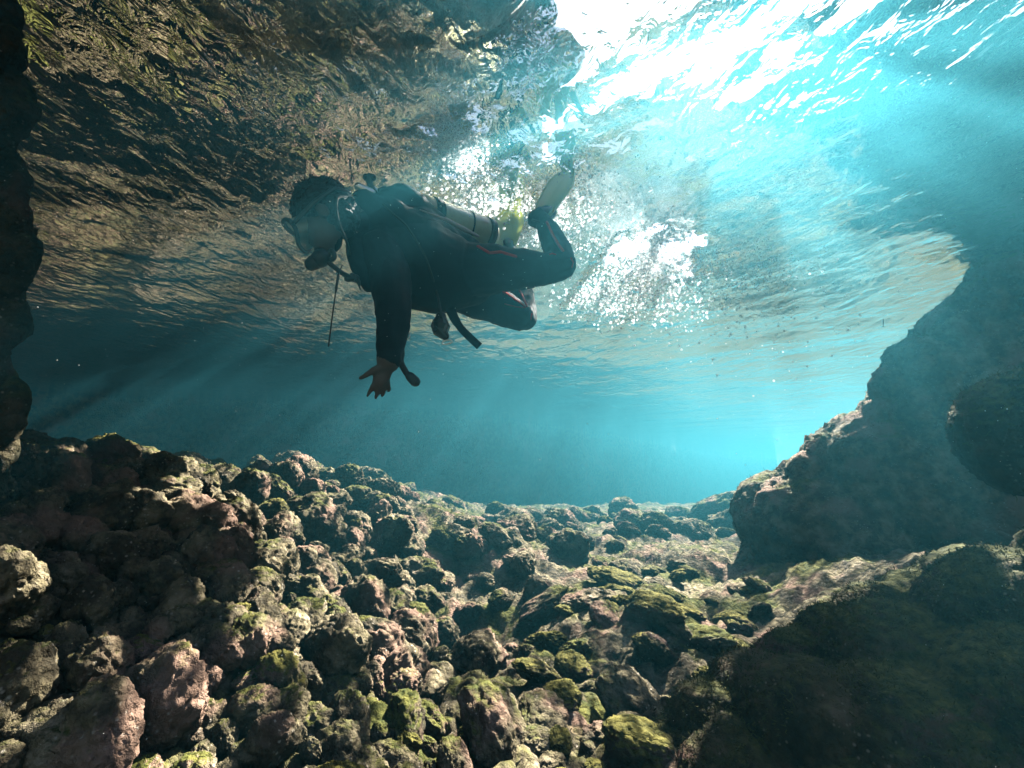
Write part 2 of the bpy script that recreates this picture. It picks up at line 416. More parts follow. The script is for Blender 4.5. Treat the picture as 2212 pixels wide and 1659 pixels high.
blob_rock('side_rock_wall', [(-60, 880, 1.5, 110, .3), (-75, 700, 1.5, 130, .3), (-40, 560, 1.5, 110, .3), (-75, 420, 1.5, 130, .3), (-50, 240, 1.5, 115, .3), (-110, 80, 1.5, 160, .3), (-70, -90, 1.5, 130, .3), (-300, 300, 1.45, 290, .25), (-300, 700, 1.45, 290, .25), (-250, 0, 1.45, 240, .25), (-130, 1000, 1.5, 150, .3), (-300, -200, 1.45, 260, .25), (-10, 800, 1.5, 40, .3), (20, 470, 1.5, 35, .3), (5, 330, 1.5, 40, .3)],
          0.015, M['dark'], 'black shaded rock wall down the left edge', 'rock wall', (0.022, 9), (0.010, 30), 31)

def algae(obj, count, length, seed, up=0.0, mats='algae'):
    me = obj.data; rs = np.random.default_rng(seed); n = len(me.polygons)
    cen = np.empty(n * 3); me.polygons.foreach_get('center', cen); cen = cen.reshape(-1, 3)
    nor = np.empty(n * 3); me.polygons.foreach_get('normal', nor); nor = nor.reshape(-1, 3)
    patch = vnoise(cen, 4.0, seed) + 0.5 * vnoise(cen, 11.0, seed + 1)
    ok = np.where((nor[:, 2] > up) & (patch > -0.25))[0]
    pick = rs.choice(ok, count); c = cen[pick] + rs.normal(0, 0.004, (count, 3)); d = nor[pick] + rs.normal(0, 0.45, (count, 3)); d /= np.linalg.norm(d, axis=1)[:, None]
    side = np.cross(d, rs.normal(0, 1, (count, 3))); side /= np.linalg.norm(side, axis=1)[:, None]
    l = length * rs.uniform(0.4, 1.3, count)[:, None]; w = 0.0016 + 0.0 * l
    mid = c + d * l * 0.55 + rs.normal(0, 0.002, (count, 3)); tip = c + d * l + rs.normal(0, 0.004, (count, 3))
    V = np.stack([c - side * w - d * 0.004, c + side * w - d * 0.004, mid + side * w * .8, mid - side * w * .8, tip], 1).reshape(-1, 3)
    b0 = np.arange(count)[:, None] * 5
    F = np.concatenate([b0 + np.array([0, 1, 2]), b0 + np.array([0, 2, 3]), b0 + np.array([3, 2, 4])])
    o = link('algae_turf', mesh_np('algae_turf', V, F), M['algae'], obj); o['kind'] = 'stuff'
M['algae'] = simple('olive_algae', (0.085, 0.088, 0.025), 0.7, 0, 0.15, 0, 14, 0.6)
for o_, n_, l_, u_ in ((bpy.data.objects['round_boulder'], 7000, 0.013, -0.6), (bpy.data.objects['foreground_rock'], 16000, 0.009, 0.1), (bpy.data.objects['rock_outcrop'], 9000, 0.03, 0.35), (seabed, 26000, 0.013, 0.6), (reef_bank, 9000, 0.012, 0.6)):
    algae(o_, n_, l_, 5, u_)

# far rock wall closing the bay on the left, standing in shade
xs = np.linspace(0, 1, 200); zs = np.linspace(0, 1, 50)
X, Y, F = grid(xs, zs)
wx = -16 + 40 * X; wy = 8.5 + 0.2 * (wx + 16) + 26 * sstep(0.25, 1, X) ; wz = -2.6 + 5.6 * Y
P3 = np.stack([wx, wy, wz], 1)
n_ = fbm(P3, 0.5, 4, 4)
wy = wy - 0.5 * n_ - 0.12 * np.sqrt(np.clip(1 - worley(P3, 0.8, 3) ** 2, 0, 1))
far_wall = link('far_rock_wall', mesh_np('far_rock_wall', np.stack([wx, wy, wz], 1), F), M['reef'])
tag(far_wall, 'distant blue shaded rock wall behind the reef ridge', 'rock wall')

# cliffs above the water, with unseen rocks added to block sun
def cliff(name, boxes, label, seed, voxel=0.12, k=1.0):
    mb = MB()
    for (c, s) in boxes: mb.ball(c, s, 20, 13)
    me = fused(mb, name, voxel, 3)
    displace(me, lambda p: k * 0.22 * fbm(p, 0.9, 5, seed, 0.6) + k * 0.18 * (np.sqrt(np.clip(1 - worley(p, 1.1, seed) ** 2, 0, 1)) - .7) + k * 0.22 * (np.sqrt(np.clip(1 - worley(p, 3.1, seed + 2) ** 2, 0, 1)) - .7) + k * 0.09 * fbm(p, 6, 3, seed + 7, 0.7))
    return tag(link(name, me, M['cliff']), label, kind='structure')
cliff('overhanging_cliff', [((-2.2, 0.6, 3.6), (2.3, 2.0, 1.5)), ((-1.5, 1.6, 3.3), (1.2, 1.1, 1.2)), ((-4, 2.6, 4.2), (2.6, 2.2, 2.2)), ((-1.0, 0.2, 3.8), (0.9, 1.4, 1.4)), ((-1.1, 1.9, 3.4), (0.85, 0.8, 0.85)), ((-0.9, 2.9, 3.5), (0.9, 0.7, 0.8)), ((-0.45, 2.75, 3.0), (0.40, 0.35, 0.35)), ((-0.15, 3.3, 2.75), (0.3, 0.3, 0.22)), ((-3.4, 3.6, 3.6), (1.7, 1.2, 1.4)), ((-1.9, 4.2, 3.5), (1.2, 0.8, 1.2)), ((-4.2, 1.2, 3.6), (1.6, 1.8, 1.4))] + [((random.uniform(-0.75, -0.05) + 0.10 * (k % 3), random.uniform(1.2, 2.75), random.uniform(2.45, 3.1)), (random.uniform(.08, .24), random.uniform(.08, .22), random.uniform(.1, .3))) for k in range(26)],
      'brown overhanging cliff seen through the water at the top left', 41, 0.045, 0.8)
ra = random.Random(21); lumps = []
for k in range(19):
    t = ra.random(); lumps.append(((-1.6 + 2.15 * t, 4.45 - 0.35 * t + ra.gauss(0, 0.24), 2.62 + ra.gauss(0, 0.05)), (ra.uniform(.08, .24), ra.uniform(.07, .20), ra.uniform(.06, .13))))
cliff('dapple_blocker', lumps + [((-2.0 + 0.2 * k, 4.45 - 0.02 * k, 2.75), (0.20, 0.07, 0.08)) for k in range(12)], 'low broken rock arch added unseen above the water to dapple the reef', 47, 0.035, 0.25)  # unseen, added with gaps so the sun falls dappled on the near reef
cliff('ridge_sun_blocker', [((-1.9, 7.3, 3.7), (1.5, 0.8, 1.1)), ((-4.0, 7.2, 4.0), (1.9, 1.0, 1.4)), ((-7.5, 7.5, 4.3), (3.0, 1.6, 1.9))], 'unseen cliff added above the water to shade the reef ridge', 43, 0.1)  # unseen wedge added to keep sun off the ridge and water there

cliff('side_sun_blocker', [((2.35, 4.0, 2.42), (0.58, 0.38, 0.22)), ((2.8, 4.7, 2.45), (0.65, 0.30, 0.2)), ((3.7, 4.7, 2.5), (0.7, 0.45, 0.25)), ((4.2, 3.8, 2.5), (0.6, 0.6, 0.4)), ((0.95, 2.88, 2.30), (0.50, 0.28, 0.16)), ((0.58, 2.85, 2.30), (0.30, 0.24, 0.14)), ((1.65, 3.3, 2.32), (0.50, 0.28, 0.17)), ((3.1, 3.3, 2.5), (0.7, 0.35, 0.35)), ((4.1, 2.9, 2.4), (0.8, 0.5, 0.9))], 'unseen rock shelf added above the water on the right to block sun', 45, 0.05, 0.4)  # unseen shelf added to shade the foreground slope and near water

# ------------------------------------------------------------------ water surface
xs = nonuni(-45, 45, -0.3, 4.4, 560); ys = nonuni(-9, 70, 2.6, 4.2, 560)
X, Y, F = grid(xs, ys)
Z = np.full_like(X, WATER_Z); wr = random.Random(8)
for k in range(42):
    lam = 0.16 * (3.0 / 0.16) ** wr.random(); th = wr.gauss(R(60), R(45)); kk = 2 * math.pi / lam
    slope = 0.017 * wr.uniform(0.5, 1.3) * (0.55 if lam > 0.7 else 1.0)
    Z += slope / kk * np.sin(kk * (X * math.cos(th) + Y * math.sin(th)) + wr.uniform(0, 6.28)) * np.exp(-np.maximum(0, np.hypot(X, Y) - 3) * 0.05 / lam)
PW = np.stack([X, Y, 0 * X], 1)
for (bx, by, br, ba) in ((1.11, 3.49, 0.42, 0.072), (0.95, 3.2, 0.25, 0.03), (-0.31, 2.07, 0.16, 0.035)):    # churned patches over the bubbles
    Z += ba * np.exp(-((X - bx) ** 2 + (Y - by) ** 2) / br ** 2) * fbm(PW, 5, 3, 77, 0.6)
water = link('water_surface', mesh_np('water_surface', np.stack([X, Y, Z], 1), F), M['water'])
tag(water, 'rippled underside of the water surface mirroring the reef', kind='structure')

# sea water
mb = MB(); mb.box((0, 31, (WATER_Z + 0.06 - 4.2) / 2), (96, 86, WATER_Z + 0.06 + 4.2))
haze = mb.build('haze', M['haze'], smooth=False)
tag(haze, 'turquoise sea water fading the far rocks', kind='stuff')

# ------------------------------------------------------------------ diver
from mathutils.bvhtree import BVHTree
M['suit'] = simple('black_neoprene', (0.012, 0.013, 0.016), 0.8, 0, 0.15, 0.25, 320)
M['vest'] = simple('black_nylon', (0.010, 0.010, 0.012), 0.85, 0, 0.12, 0.5, 500)
M['skin'] = simple('skin', (0.14, 0.10, 0.075), 0.65, 0, 0.35, 0.1, 150)
M['hair'] = simple('dark_hair', (0.012, 0.009, 0.007), 0.55, 0, 0.3, 0.6, 260)
M['red'] = simple('red_piping', (0.62, 0.02, 0.028), 0.9, 0, 0.05)
M['tank'] = simple('pale_yellow_paint', (0.62, 0.60, 0.34), 0.35, 0, 0.5, 0.05, 60, 0.15)
M['steel'] = simple('steel', (0.55, 0.55, 0.55), 0.3, 1.0)
M['rubber'] = simple('black_rubber', (0.015, 0.015, 0.016), 0.5, 0, 0.4)
M['hose'] = simple('grey_hose', (0.06, 0.06, 0.055), 0.9, 0, 0.08)
M['bladder'] = simple('pale_strap', (0.45, 0.33, 0.28), 0.6)
m, nt, N, L = mat_new('translucent_yellow_green'); M['fin'] = m
b = N['Principled BSDF']; b.inputs['Base Color'].default_value = (0.74, 0.76, 0.40, 1); b.inputs['Roughness'].default_value = 0.35
tl = N.new('ShaderNodeBsdfTranslucent'); tl.inputs[0].default_value = (0.70, 0.74, 0.32, 1)
ms = N.new('ShaderNodeMixShader'); ms.inputs[0].default_value = 0.6; L.new(b.outputs[0], ms.inputs[1]); L.new(tl.outputs[0], ms.inputs[2]); L.new(ms.outputs[0], N['Material Output'].inputs[0])
m, nt, N, L = mat_new('mask_glass'); M['glass'] = m
b = N['Principled BSDF']; b.inputs['Base Color'].default_value = (0.75, 0.85, 0.82, 1); b.inputs['Roughness'].default_value = 0.03; b.inputs['Alpha'].default_value = 0.25

RT = Vector((1, 0, 0)); UP = Vector((0, -math.sin(PITCH), math.cos(PITCH))); FW = Vector((0, math.cos(PITCH), math.sin(PITCH)))
def chain(mb, pts, flat=None, seg=16, sub=4):
    """tapered limb through (x, y, depth, radius) stations"""
    P = [D(a, b_, d) for a, b_, d, r in pts]; Rr = [DR(r, d) for a, b_, d, r in pts]
    Q, S = [], []
    for i in range(len(P) - 1):
        p0, p1, p2, p3 = P[max(i - 1, 0)], P[i], P[i + 1], P[min(i + 2, len(P) - 1)]
        for k in range(sub):
            t = k / sub
            Q.append(0.5 * ((2 * p1) + (p2 - p0) * t + (2 * p0 - 5 * p1 + 4 * p2 - p3) * t * t + (3 * p1 - p0 - 3 * p2 + p3) * t ** 3))
            tt = t * t * (3 - 2 * t); S.append(Rr[i] * (1 - tt) + Rr[i + 1] * tt)
    Q.append(P[-1]); S.append(Rr[-1])
    mb.tube(Q, S, seg, True, flat)

# head frame
Hc = D(335, 430, 1.74)
Hf = (RT * -0.80 - UP * 0.58 - FW * 0.16).normalized()
Hu = (RT * -0.56 + UP * 0.82); Hu = (Hu - Hf * Hu.dot(Hf)).normalized()
Hs = Hu.cross(Hf).normalized()
HR = Matrix((Hf, Hs, Hu)).transposed()
def hp(f, sd, u): return Hc + Hf * f + Hs * sd + Hu * u

body = MB()
body.ball(hp(-0.01, 0, 0.02), (0.100, 0.078, 0.105), 24, 16, HR)
body.ball(hp(0.035, 0, -0.055), (0.062, 0.058, 0.075), 20, 12, HR)         # face and jaw
body.ball(hp(0.070, 0, -0.095), (0.028, 0.034, 0.026), 14, 9, HR)          # chin
body.tube([hp(0.085, 0, 0.005), hp(0.108, 0, -0.030)], [0.010, 0.016], 10)  # nose
for sd in (-1, 1):
    body.ball(hp(-0.012, sd * 0.080, -0.015), (0.022, 0.010, 0.032), 12, 8, HR)   # ears
    body.ball(hp(0.055, sd * 0.040, -0.035), (0.030, 0.026, 0.028), 12, 8, HR)    # cheeks
body.tube([hp(-0.03, 0, -0.03), D(540, 470, 1.86)], [0.062, 0.070], 18)
flatv = (FW * 0.9 + RT * 0.3).normalized()
chain(body, [(540, 450, 1.88, 120), (700, 560, 1.93, 235), (900, 700, 2.0, 305), (1080, 770, 2.08, 280), (1240, 800, 2.16, 215)], (FW, 0.62), 24)
# legs
chain(body, [(1220, 770, 2.12, 190), (1400, 765, 2.08, 165), (1600, 762, 2.05, 128), (1780, 755, 2.03, 104), (1880, 735, 2.02, 92)])
chain(body, [(1880, 730, 2.02, 92), (1850, 640, 2.10, 92), (1805, 540, 2.18, 78), (1755, 440, 2.24, 50)])
chain(body, [(1755, 445, 2.24, 50), (1700, 445, 2.24, 46), (1740, 405, 2.27, 46), (1790, 385, 2.32, 40)])
chain(body, [(1190, 850, 2.28, 180), (1330, 930, 2.32, 150), (1490, 1010, 2.36, 112), (1600, 1062, 2.38, 92), (1632, 1078, 2.40, 82)])
chain(body, [(1632, 1075, 2.40, 82), (1620, 940, 2.55, 82), (1585, 780, 2.68, 66), (1545, 650, 2.78, 44)])
chain(body, [(1545, 650, 2.78, 44), (1530, 610, 2.83, 38)])
# arms
chain(body, [(690, 640, 1.86, 130), (755, 800, 1.82, 135), (785, 960, 1.76, 118), (788, 1090, 1.72, 106), (770, 1220, 1.69, 92), (762, 1340, 1.67, 72)])
chain(body, [(680, 620, 2.02, 110), (800, 720, 2.18, 95), (930, 860, 2.26, 80), (1020, 880, 2.20, 55)])
# gloveless left hand reaching down, fingers spread
hand_d = 1.66
chain(body, [(758, 1350, hand_d, 55), (735, 1400, hand_d, 56), (712, 1450, hand_d, 58), (700, 1480, hand_d - .01, 50)], (FW, 0.55), 14)
def finger(pts): chain(body, [(a, b_, hand_d + dd, r) for a, b_, dd, r in pts], None, 10, 3)
finger([(735, 1395, -.01, 26), (670, 1408, -.02, 24), (620, 1440, -.03, 20), (572, 1466, -.03, 15)])      # thumb
finger([(678, 1480, -.005, 19), (650, 1520, -.02, 17), (634, 1552, -.02, 15), (618, 1580, -.01, 12)])       # index
finger([(700, 1490, .0, 19), (686, 1540, -.01, 17), (676, 1576, .005, 15), (672, 1598, .02, 12)])           # middle
finger([(724, 1488, .01, 18), (722, 1535, .005, 16), (718, 1568, .02, 14), (712, 1584, .04, 12)])           # ring
finger([(746, 1470, .015, 17), (758, 1512, .015, 15), (760, 1540, .03, 13), (754, 1552, .045, 11)])         # little
chain(body, [(762, 1330, 1.67, 82), (757, 1352, 1.67, 80)])                                                # cuff
bme = fused(body, 'person', 0.006, 5)
bme.materials.append(M['suit']); bme.materials.append(M['skin'])
wrist = D(757, 1362, 1.67); wdir = (D(700, 1480, 1.66) - wrist).normalized(); neck_p = hp(-0.05, 0, -0.125); ndir = Hu
for p in bme.polygons:
    c = p.center
    p.material_index = 1 if (((c - wrist).dot(wdir) > 0 and (c - wrist).length < 0.2) or ((c - Hc).dot(Hu * 0.8 + Hf * 0.45) > -0.085 and (c - Hc).length < 0.17)) else 0
def creases(p):
    hc = np.array(Hc); wr_ = np.array(wrist)
    m = sstep(0.16, 0.24, np.linalg.norm(p - hc, axis=1)) * sstep(0.02, 0.10, np.linalg.norm(p - wr_, axis=1)) * ((p - wr_) @ np.array(wdir) < 0.02)
    q = p * np.array([1.0, 0.6, 0.6]) + 0.03 * vnoise(p, 9, 3)[:, None]
    return m * (0.007 * (1 - 2 * np.abs(vnoise(q, 13, 5))) * sstep(-0.2, 0.5, vnoise(p, 4, 8)) + 0.0025 * vnoise(p, 35, 6))
displace(bme, creases)
person = link('person', bme)
tag(person, 'scuba diver in black wetsuit with red piping swimming to the left, arm reaching down', 'person')
bvh = BVHTree.FromPolygons([v.co.copy() for v in bme.vertices], [tuple(p.vertices) for p in bme.polygons])
def on_body(cx, cy_, lift=0.004, default=2.0):
    d = D(cx, cy_, 1.0).normalized(); h = bvh.ray_cast(Vector((0, 0, 0)), d)
    return (h[0] - d * lift) if h[0] else D(cx, cy_, default)
def near(p, lift=0.004):
    h = bvh.find_nearest(p); return h[0] + h[1] * lift

# hair
hair = MB()
hair.ball(hp(-0.020, 0, 0.045), (0.110, 0.092, 0.098), 24, 16, HR)
hair.ball(hp(-0.055, 0, -0.010), (0.080, 0.088, 0.085), 20, 12, HR)
hme = fused(hair, 'hair', 0.006, 3)
displace(hme, lambda p: 0.007 * fbm(p, 60, 3, 5) + 0.006 * vnoise(p * np.array([1, 1, 3.0]), 30, 2))
hme.materials.append(M['hair']); link('hair', hme, None, person)
rb = random.Random(3); strands = MB()
for k in range(110):
    th = rb.uniform(0, 6.28); a = rb.uniform(0.3, 1.5)
    n = (Hu * math.cos(a) - Hf * math.sin(a) * math.cos(th) * 0.8 + Hs * math.sin(a) * math.sin(th)).normalized()
    p0 = hp(-0.02, 0, 0.04) + n * 0.095; p1 = p0 + n * rb.uniform(.008, .022) + RT * rb.uniform(-.004, .014); p2 = p1 + n * rb.uniform(-.002, .008) + RT * rb.uniform(0, .016)
    strands.tube([p0, p1, p2], [0.0022, 0.0015, 0.0006], 4, False)
tag(strands.build('loose_hair', M['hair'], person), kind='stuff')

# dive mask
mask = bpy.data.objects.new('dive_mask', None); C.objects.link(mask); mask.parent = person
fr_ = MB(); ring = []
mc = hp(0.132, 0, -0.005)
for k in range(28):
    a = 2 * math.pi * k / 28; ca, sa = math.cos(a), math.sin(a)
    ring.append(mc + Hs * 0.082 * math.copysign(abs(ca) ** 0.6, ca) + Hu * 0.048 * math.copysign(abs(sa) ** 0.7, sa) - Hf * 0.028 * ca * ca)
fr_.tube(ring + [ring[0]], 0.0085, 8, False); fr_.build('mask_frame', M['rubber'], mask)
sk = MB(); inner = [near(p - Hf * 0.045 - (p - mc) * 0.10, 0.003) for p in ring]
nn = len(ring); sk.add(ring + inner, [(k, (k + 1) % nn, nn + (k + 1) % nn, nn + k) for k in range(nn)])
M['skirt'] = simple('clear_silicone', (0.55, 0.58, 0.42), 0.35); M['skirt'].node_tree.nodes['Principled BSDF'].inputs['Alpha'].default_value = 0.6
sk.build('mask_skirt', M['skirt'], mask)
le = MB(); le.add([mc] + [p - Hf * 0.002 for p in ring], [(0, 1 + k, 1 + (k + 1) % nn) for k in range(nn)]); le.build('lens', M['glass'], mask)
st = MB(); st.tube([hp(0.10, 0.078, 0), hp(0.0, 0.100, 0.015), hp(-0.09, 0.085, 0.03), hp(-0.138, 0, 0.035), hp(-0.09, -0.085, 0.03), hp(0.0, -0.100, 0.015), hp(0.10, -0.078, 0)], 0.009, 8, True, (Hf * 0 + Hs, 0.5)); st.build('strap', M['rubber'], mask)

# vest, strap, piping
vest = MB()
chain(vest, [(600, 400, 1.90, 150), (720, 500, 1.94, 225), (900, 600, 2.02, 265), (1080, 680, 2.10, 230), (1230, 700, 2.17, 150)], (FW, 0.72), 24)
chain(vest, [(700, 380, 1.98, 110), (860, 330, 2.05, 115), (1000, 440, 2.06, 105), (1180, 570, 2.12, 85), (1300, 610, 2.18, 55)])
chain(vest, [(570, 330, 1.92, 70), (540, 520, 1.84, 60), (570, 720, 1.80, 60), (640, 850, 1.80, 60)])
vme = fused(vest, 'buoyancy_vest', 0.010, 3)
displace(vme, lambda p: 0.010 * fbm(p, 12, 3, 8) - 0.006 * np.clip(vnoise(p, 22, 4), 0, 1))
vme.materials.append(M['vest']); link('buoyancy_vest', vme, None, person)
lb = MB(); lb.tube([D(960, 375, 1.90), D(1060, 415, 1.93), D(1140, 445, 1.96), D(1240, 500, 2.0), D(1335, 545, 2.06)], [0.003, 0.006, 0.010, 0.012, 0.006], 8, True, (FW, 0.5))
lb.build('pale_band', M['bladder'], person)

def piping(pts, r=0.0065):
    mb = MB(); q = []
    for i in range(len(pts) - 1):
        for k in range(4):
            t = k / 4; q.append(on_body(pts[i][0] * (1 - t) + pts[i + 1][0] * t, pts[i][1] * (1 - t) + pts[i + 1][1] * t, 0.002))
    q.append(on_body(*pts[-1], 0.002)); mb.tube(q, r, 6); mb.build('red_piping', M['red'], person)
piping([(1335, 612), (1410, 655), (1480, 648), (1580, 678)])
piping([(1782, 455), (1815, 530), (1850, 590), (1885, 640)])
piping([(1800, 664), (1815, 658), (1838, 664)], 0.003)
piping([(1938, 690), (1952, 715), (1945, 745)], 0.004)
piping([(1500, 905), (1570, 955), (1640, 1003)]); piping([(1606, 900), (1628, 950), (1650, 1000)]); piping([(1510, 985), (1580, 1003), (1640, 1010)], 0.003); piping([(1682, 1050), (1678, 1085)], 0.004)

# fins
def fin(name, base, tip, wv, w0, w1, bend, thick=0.006):
    L_ = tip - base; n = L_.cross(wv).normalized(); V = []; F = []; nu, nv = 15, 11
    for side in (1, -1):
        for i in range(nu):
            t = i / (nu - 1); w = (w0 + (w1 - w0) * t ** 0.7)
            if t > 0.5: w *= 1 - 0.72 * ((t - 0.5) / 0.5) ** 1.7
            for j in range(nv):
                s_ = 2 * j / (nv - 1) - 1
                rail = 0.011 * max(0, 1 - abs(abs(s_) - 0.93) / 0.12) * (1 - 0.5 * t) + 0.004 * max(0, 1 - abs(s_) / 0.15) + 0.002 * math.cos(s_ * 18)
                notch = 0.030 * (1 - abs(s_)) * (t ** 6)
                V.append(base + L_ * t + L_.normalized() * notch + wv * (w * s_ * 0.5) + n * (bend * t * t + side * (thick / 2 + max(0, rail)) - 0.02 * s_ * s_))
    off = nu * nv
    for i in range(nu - 1):
        for j in range(nv - 1):
            a = i * nv + j; F.append((a, a + 1, a + nv + 1, a + nv)); a += off; F.append((a, a + nv, a + nv + 1, a + 1))
    for i in range(nu - 1):
        for j in (0, nv - 1):
            a = i * nv + j; F.append((a, a + nv, a + nv + off, a + off) if j == 0 else (a, a + off, a + nv + off, a + nv))
    for i in (0, nu - 1):
        for j in range(nv - 1):
            a = i * nv + j; F.append((a, a + off, a + off + 1, a + 1))
    mb = MB(); mb.add(V, F); root = mb.build('swim_fin', M['fin'], person)
    return root
f1 = fin('swim_fin', D(1755, 415, 2.26), D(1938, 90, 2.62), (RT * 0.84 - UP * 0.40 - FW * 0.40).normalized(), 0.090, 0.165, 0.05)
f2 = fin('swim_fin', D(1512, 622, 2.80), D(1555, 345, 2.98), (RT * 0.97 + UP * 0.10 + FW * 0.25).normalized(), 0.12, 0.23, 0.04)
for o_, pts in ((f1, [(1700, 425, 2.26), (1740, 410, 2.27), (1800, 395, 2.33)]), (f2, [(1545, 640, 2.79), (1528, 600, 2.84)])):
    mb = MB(); mb.tube([D(*p) for p in pts], [0.034, 0.040, 0.036][:len(pts)], 16); mb.build('foot_pocket', M['rubber'], o_)
mb = MB(); mb.tube([D(1690, 440, 2.20), D(1730, 452, 2.19), D(1795, 440, 2.22)], 0.006, 8); mb.build('heel_strap', M['rubber'], f1)

# scuba set
scuba = bpy.data.objects.new('scuba_tank', None); C.objects.link(scuba); t0, t1 = D(880, 355, 2.12), D(1385, 530, 2.40)
tag(scuba, 'pale yellow air tank with hoses and gauges strapped on the diver\'s back', 'air tank')
ax = (t1 - t0).normalized(); tr_ = 0.080
mb = MB(); mb.tube([t0 + ax * 0.02, t0 + ax * 0.06] + [t0 + (t1 - t0) * t for t in (0.2, 0.5, 0.8)] + [t1 - ax * 0.01, t1], [0.045, tr_, tr_, tr_, tr_, tr_, tr_ - 0.006], 32, True); mb.build('cylinder', M['tank'], scuba)
mb = MB(); mb.tube([t1 - ax * 0.02, t1 + ax * 0.022], [tr_ + 0.004, tr_ + 0.002], 32, False); mb.build('rubber_boot', M['rubber'], scuba)
for tt in (0.30, 0.72):
    c = t0 + (t1 - t0) * tt; mb = MB(); mb.tube([c - ax * (0.024 if tt < .5 else 0.004), c + ax * (0.024 if tt < .5 else 0.004)], tr_ + 0.003, 32, False); mb.build('tank_band', M['vest'], scuba)
v0 = D(700, 275, 2.02)
mb = MB(); mb.tube([t0 + ax * .01, D(780, 320, 2.08), v0], [0.020, 0.018, 0.018], 14); mb.tube([v0, D(655, 240, 1.99)], [0.016, 0.014], 12); mb.build('valve', M['steel'], scuba)
mb = MB(); mb.tube([D(660, 260, 1.98), D(632, 205, 1.98), D(632, 165, 1.98)], [0.015, 0.013, 0.018], 14); mb.tube([D(612, 165, 1.98), D(652, 165, 1.98)], 0.016, 12); mb.build('valve_knob', M['rubber'], scuba)
mb = MB(); mb.tube([D(640, 270, 1.95), D(560, 225, 1.92)], [0.022, 0.017], 14); mb.tube([D(600, 250, 1.94), D(610, 290, 1.93)], 0.012, 10); mb.build('first_stage', M['steel'], scuba)
mb = MB(); mb.tube([D(700, 250, 2.0), D(730, 235, 2.02), D(760, 255, 2.04)], 0.012, 10); mb.build('hose_fitting', M['rubber'], scuba)

def spline(pts, n=8):
    out = []
    for i in range(len(pts) - 1):
        p0, p1, p2, p3 = pts[max(i - 1, 0)], pts[i], pts[i + 1], pts[min(i + 2, len(pts) - 1)]
        for k in range(n):
            t = k / n; out.append(0.5 * ((2 * p1) + (p2 - p0) * t + (2 * p0 - 5 * p1 + 4 * p2 - p3) * t * t + (3 * p1 - p0 - 3 * p2 + p3) * t ** 3))
    return out + [pts[-1]]
vb = BVHTree.FromPolygons([v.co.copy() for v in bme.vertices] + [v.co.copy() for v in vme.vertices],
     [tuple(p.vertices) for p in bme.polygons] + [tuple(i_ + len(bme.vertices) for i_ in p.vertices) for p in vme.polygons])
def on_diver(cx, cy_, lift):
    d = D(cx, cy_, 1.0).normalized(); h = vb.ray_cast(Vector((0, 0, 0)), d)
    return (h[0] - d * lift) if h[0] else D(cx, cy_, 1.85)
mb = MB(); mb.tube(spline([D(560, 300, 1.86), D(480, 290, 1.70), D(425, 300, 1.60), D(418, 380, 1.58), D(440, 480, 1.58), D(480, 570, 1.60), D(505, 660, 1.66)]), 0.0048, 10); mb.build('hose', M['hose'], scuba)
mb = MB(); mb.tube(spline([on_diver(*p, 0.010) for p in ((720, 340), (790, 405), (860, 465), (920, 550), (985, 660), (1030, 780), (1070, 920))] + [D(1095, 1040, 1.78), D(1095, 1090, 1.80)]), 0.0050, 10); mb.build('hose', M['hose'], scuba)
# second stage at the mouth
rg = bpy.data.objects.new('regulator', None); C.objects.link(rg); rg.parent = scuba
rc = D(315, 690, 1.66)
mb = MB(); mb.ball(rc, (0.036, 0.034, 0.032), 20, 12, HR); mb.build('second_stage_case', M['rubber'], rg)
mb = MB(); mb.tube([rc + Hf * 0.026, rc + Hf * 0.038], [0.028, 0.024], 18); mb.build('purge_cover', M['rubber'], rg)
mb = MB(); mb.tube([rc - Hf * 0.02, hp(0.085, 0, -0.085)], [0.016, 0.014], 10); mb.build('mouthpiece', M['rubber'], rg)
mb = MB(); mb.tube(spline([rc - Hu * 0.01 + RT * 0.02, D(375, 640, 1.66), D(400, 655, 1.66), D(400, 690, 1.66), D(370, 700, 1.66)], 4), 0.009, 8); mb.build('exhaust_tee', M['rubber'], rg)
mb = MB(); mb.tube([D(365, 715, 1.66), D(440, 775, 1.68), D(515, 820, 1.72), D(580, 850, 1.80)], [0.009, 0.009, 0.010, 0.008], 10); mb.build('hose', M['rubber'], rg)
mb = MB(); mb.tube([D(490, 820, 1.71), D(545, 815, 1.74)], 0.013, 10); mb.tube([D(520, 800, 1.72), D(560, 840, 1.74), D(572, 890, 1.74)], [0.010, 0.008, 0.002], 8); mb.build('swivel_joint', M['rubber'], rg)
mb = MB(); mb.tube(spline([D(455, 735, 1.68), D(430, 800, 1.67), D(412, 920, 1.66), D(392, 1060, 1.66), D(378, 1170, 1.66), D(367, 1258, 1.66)], 4), [0.0022] * 4 + [0.0045] * 4 + [0.0028] * 13, 6); mb.build('lanyard', M['rubber'], scuba)
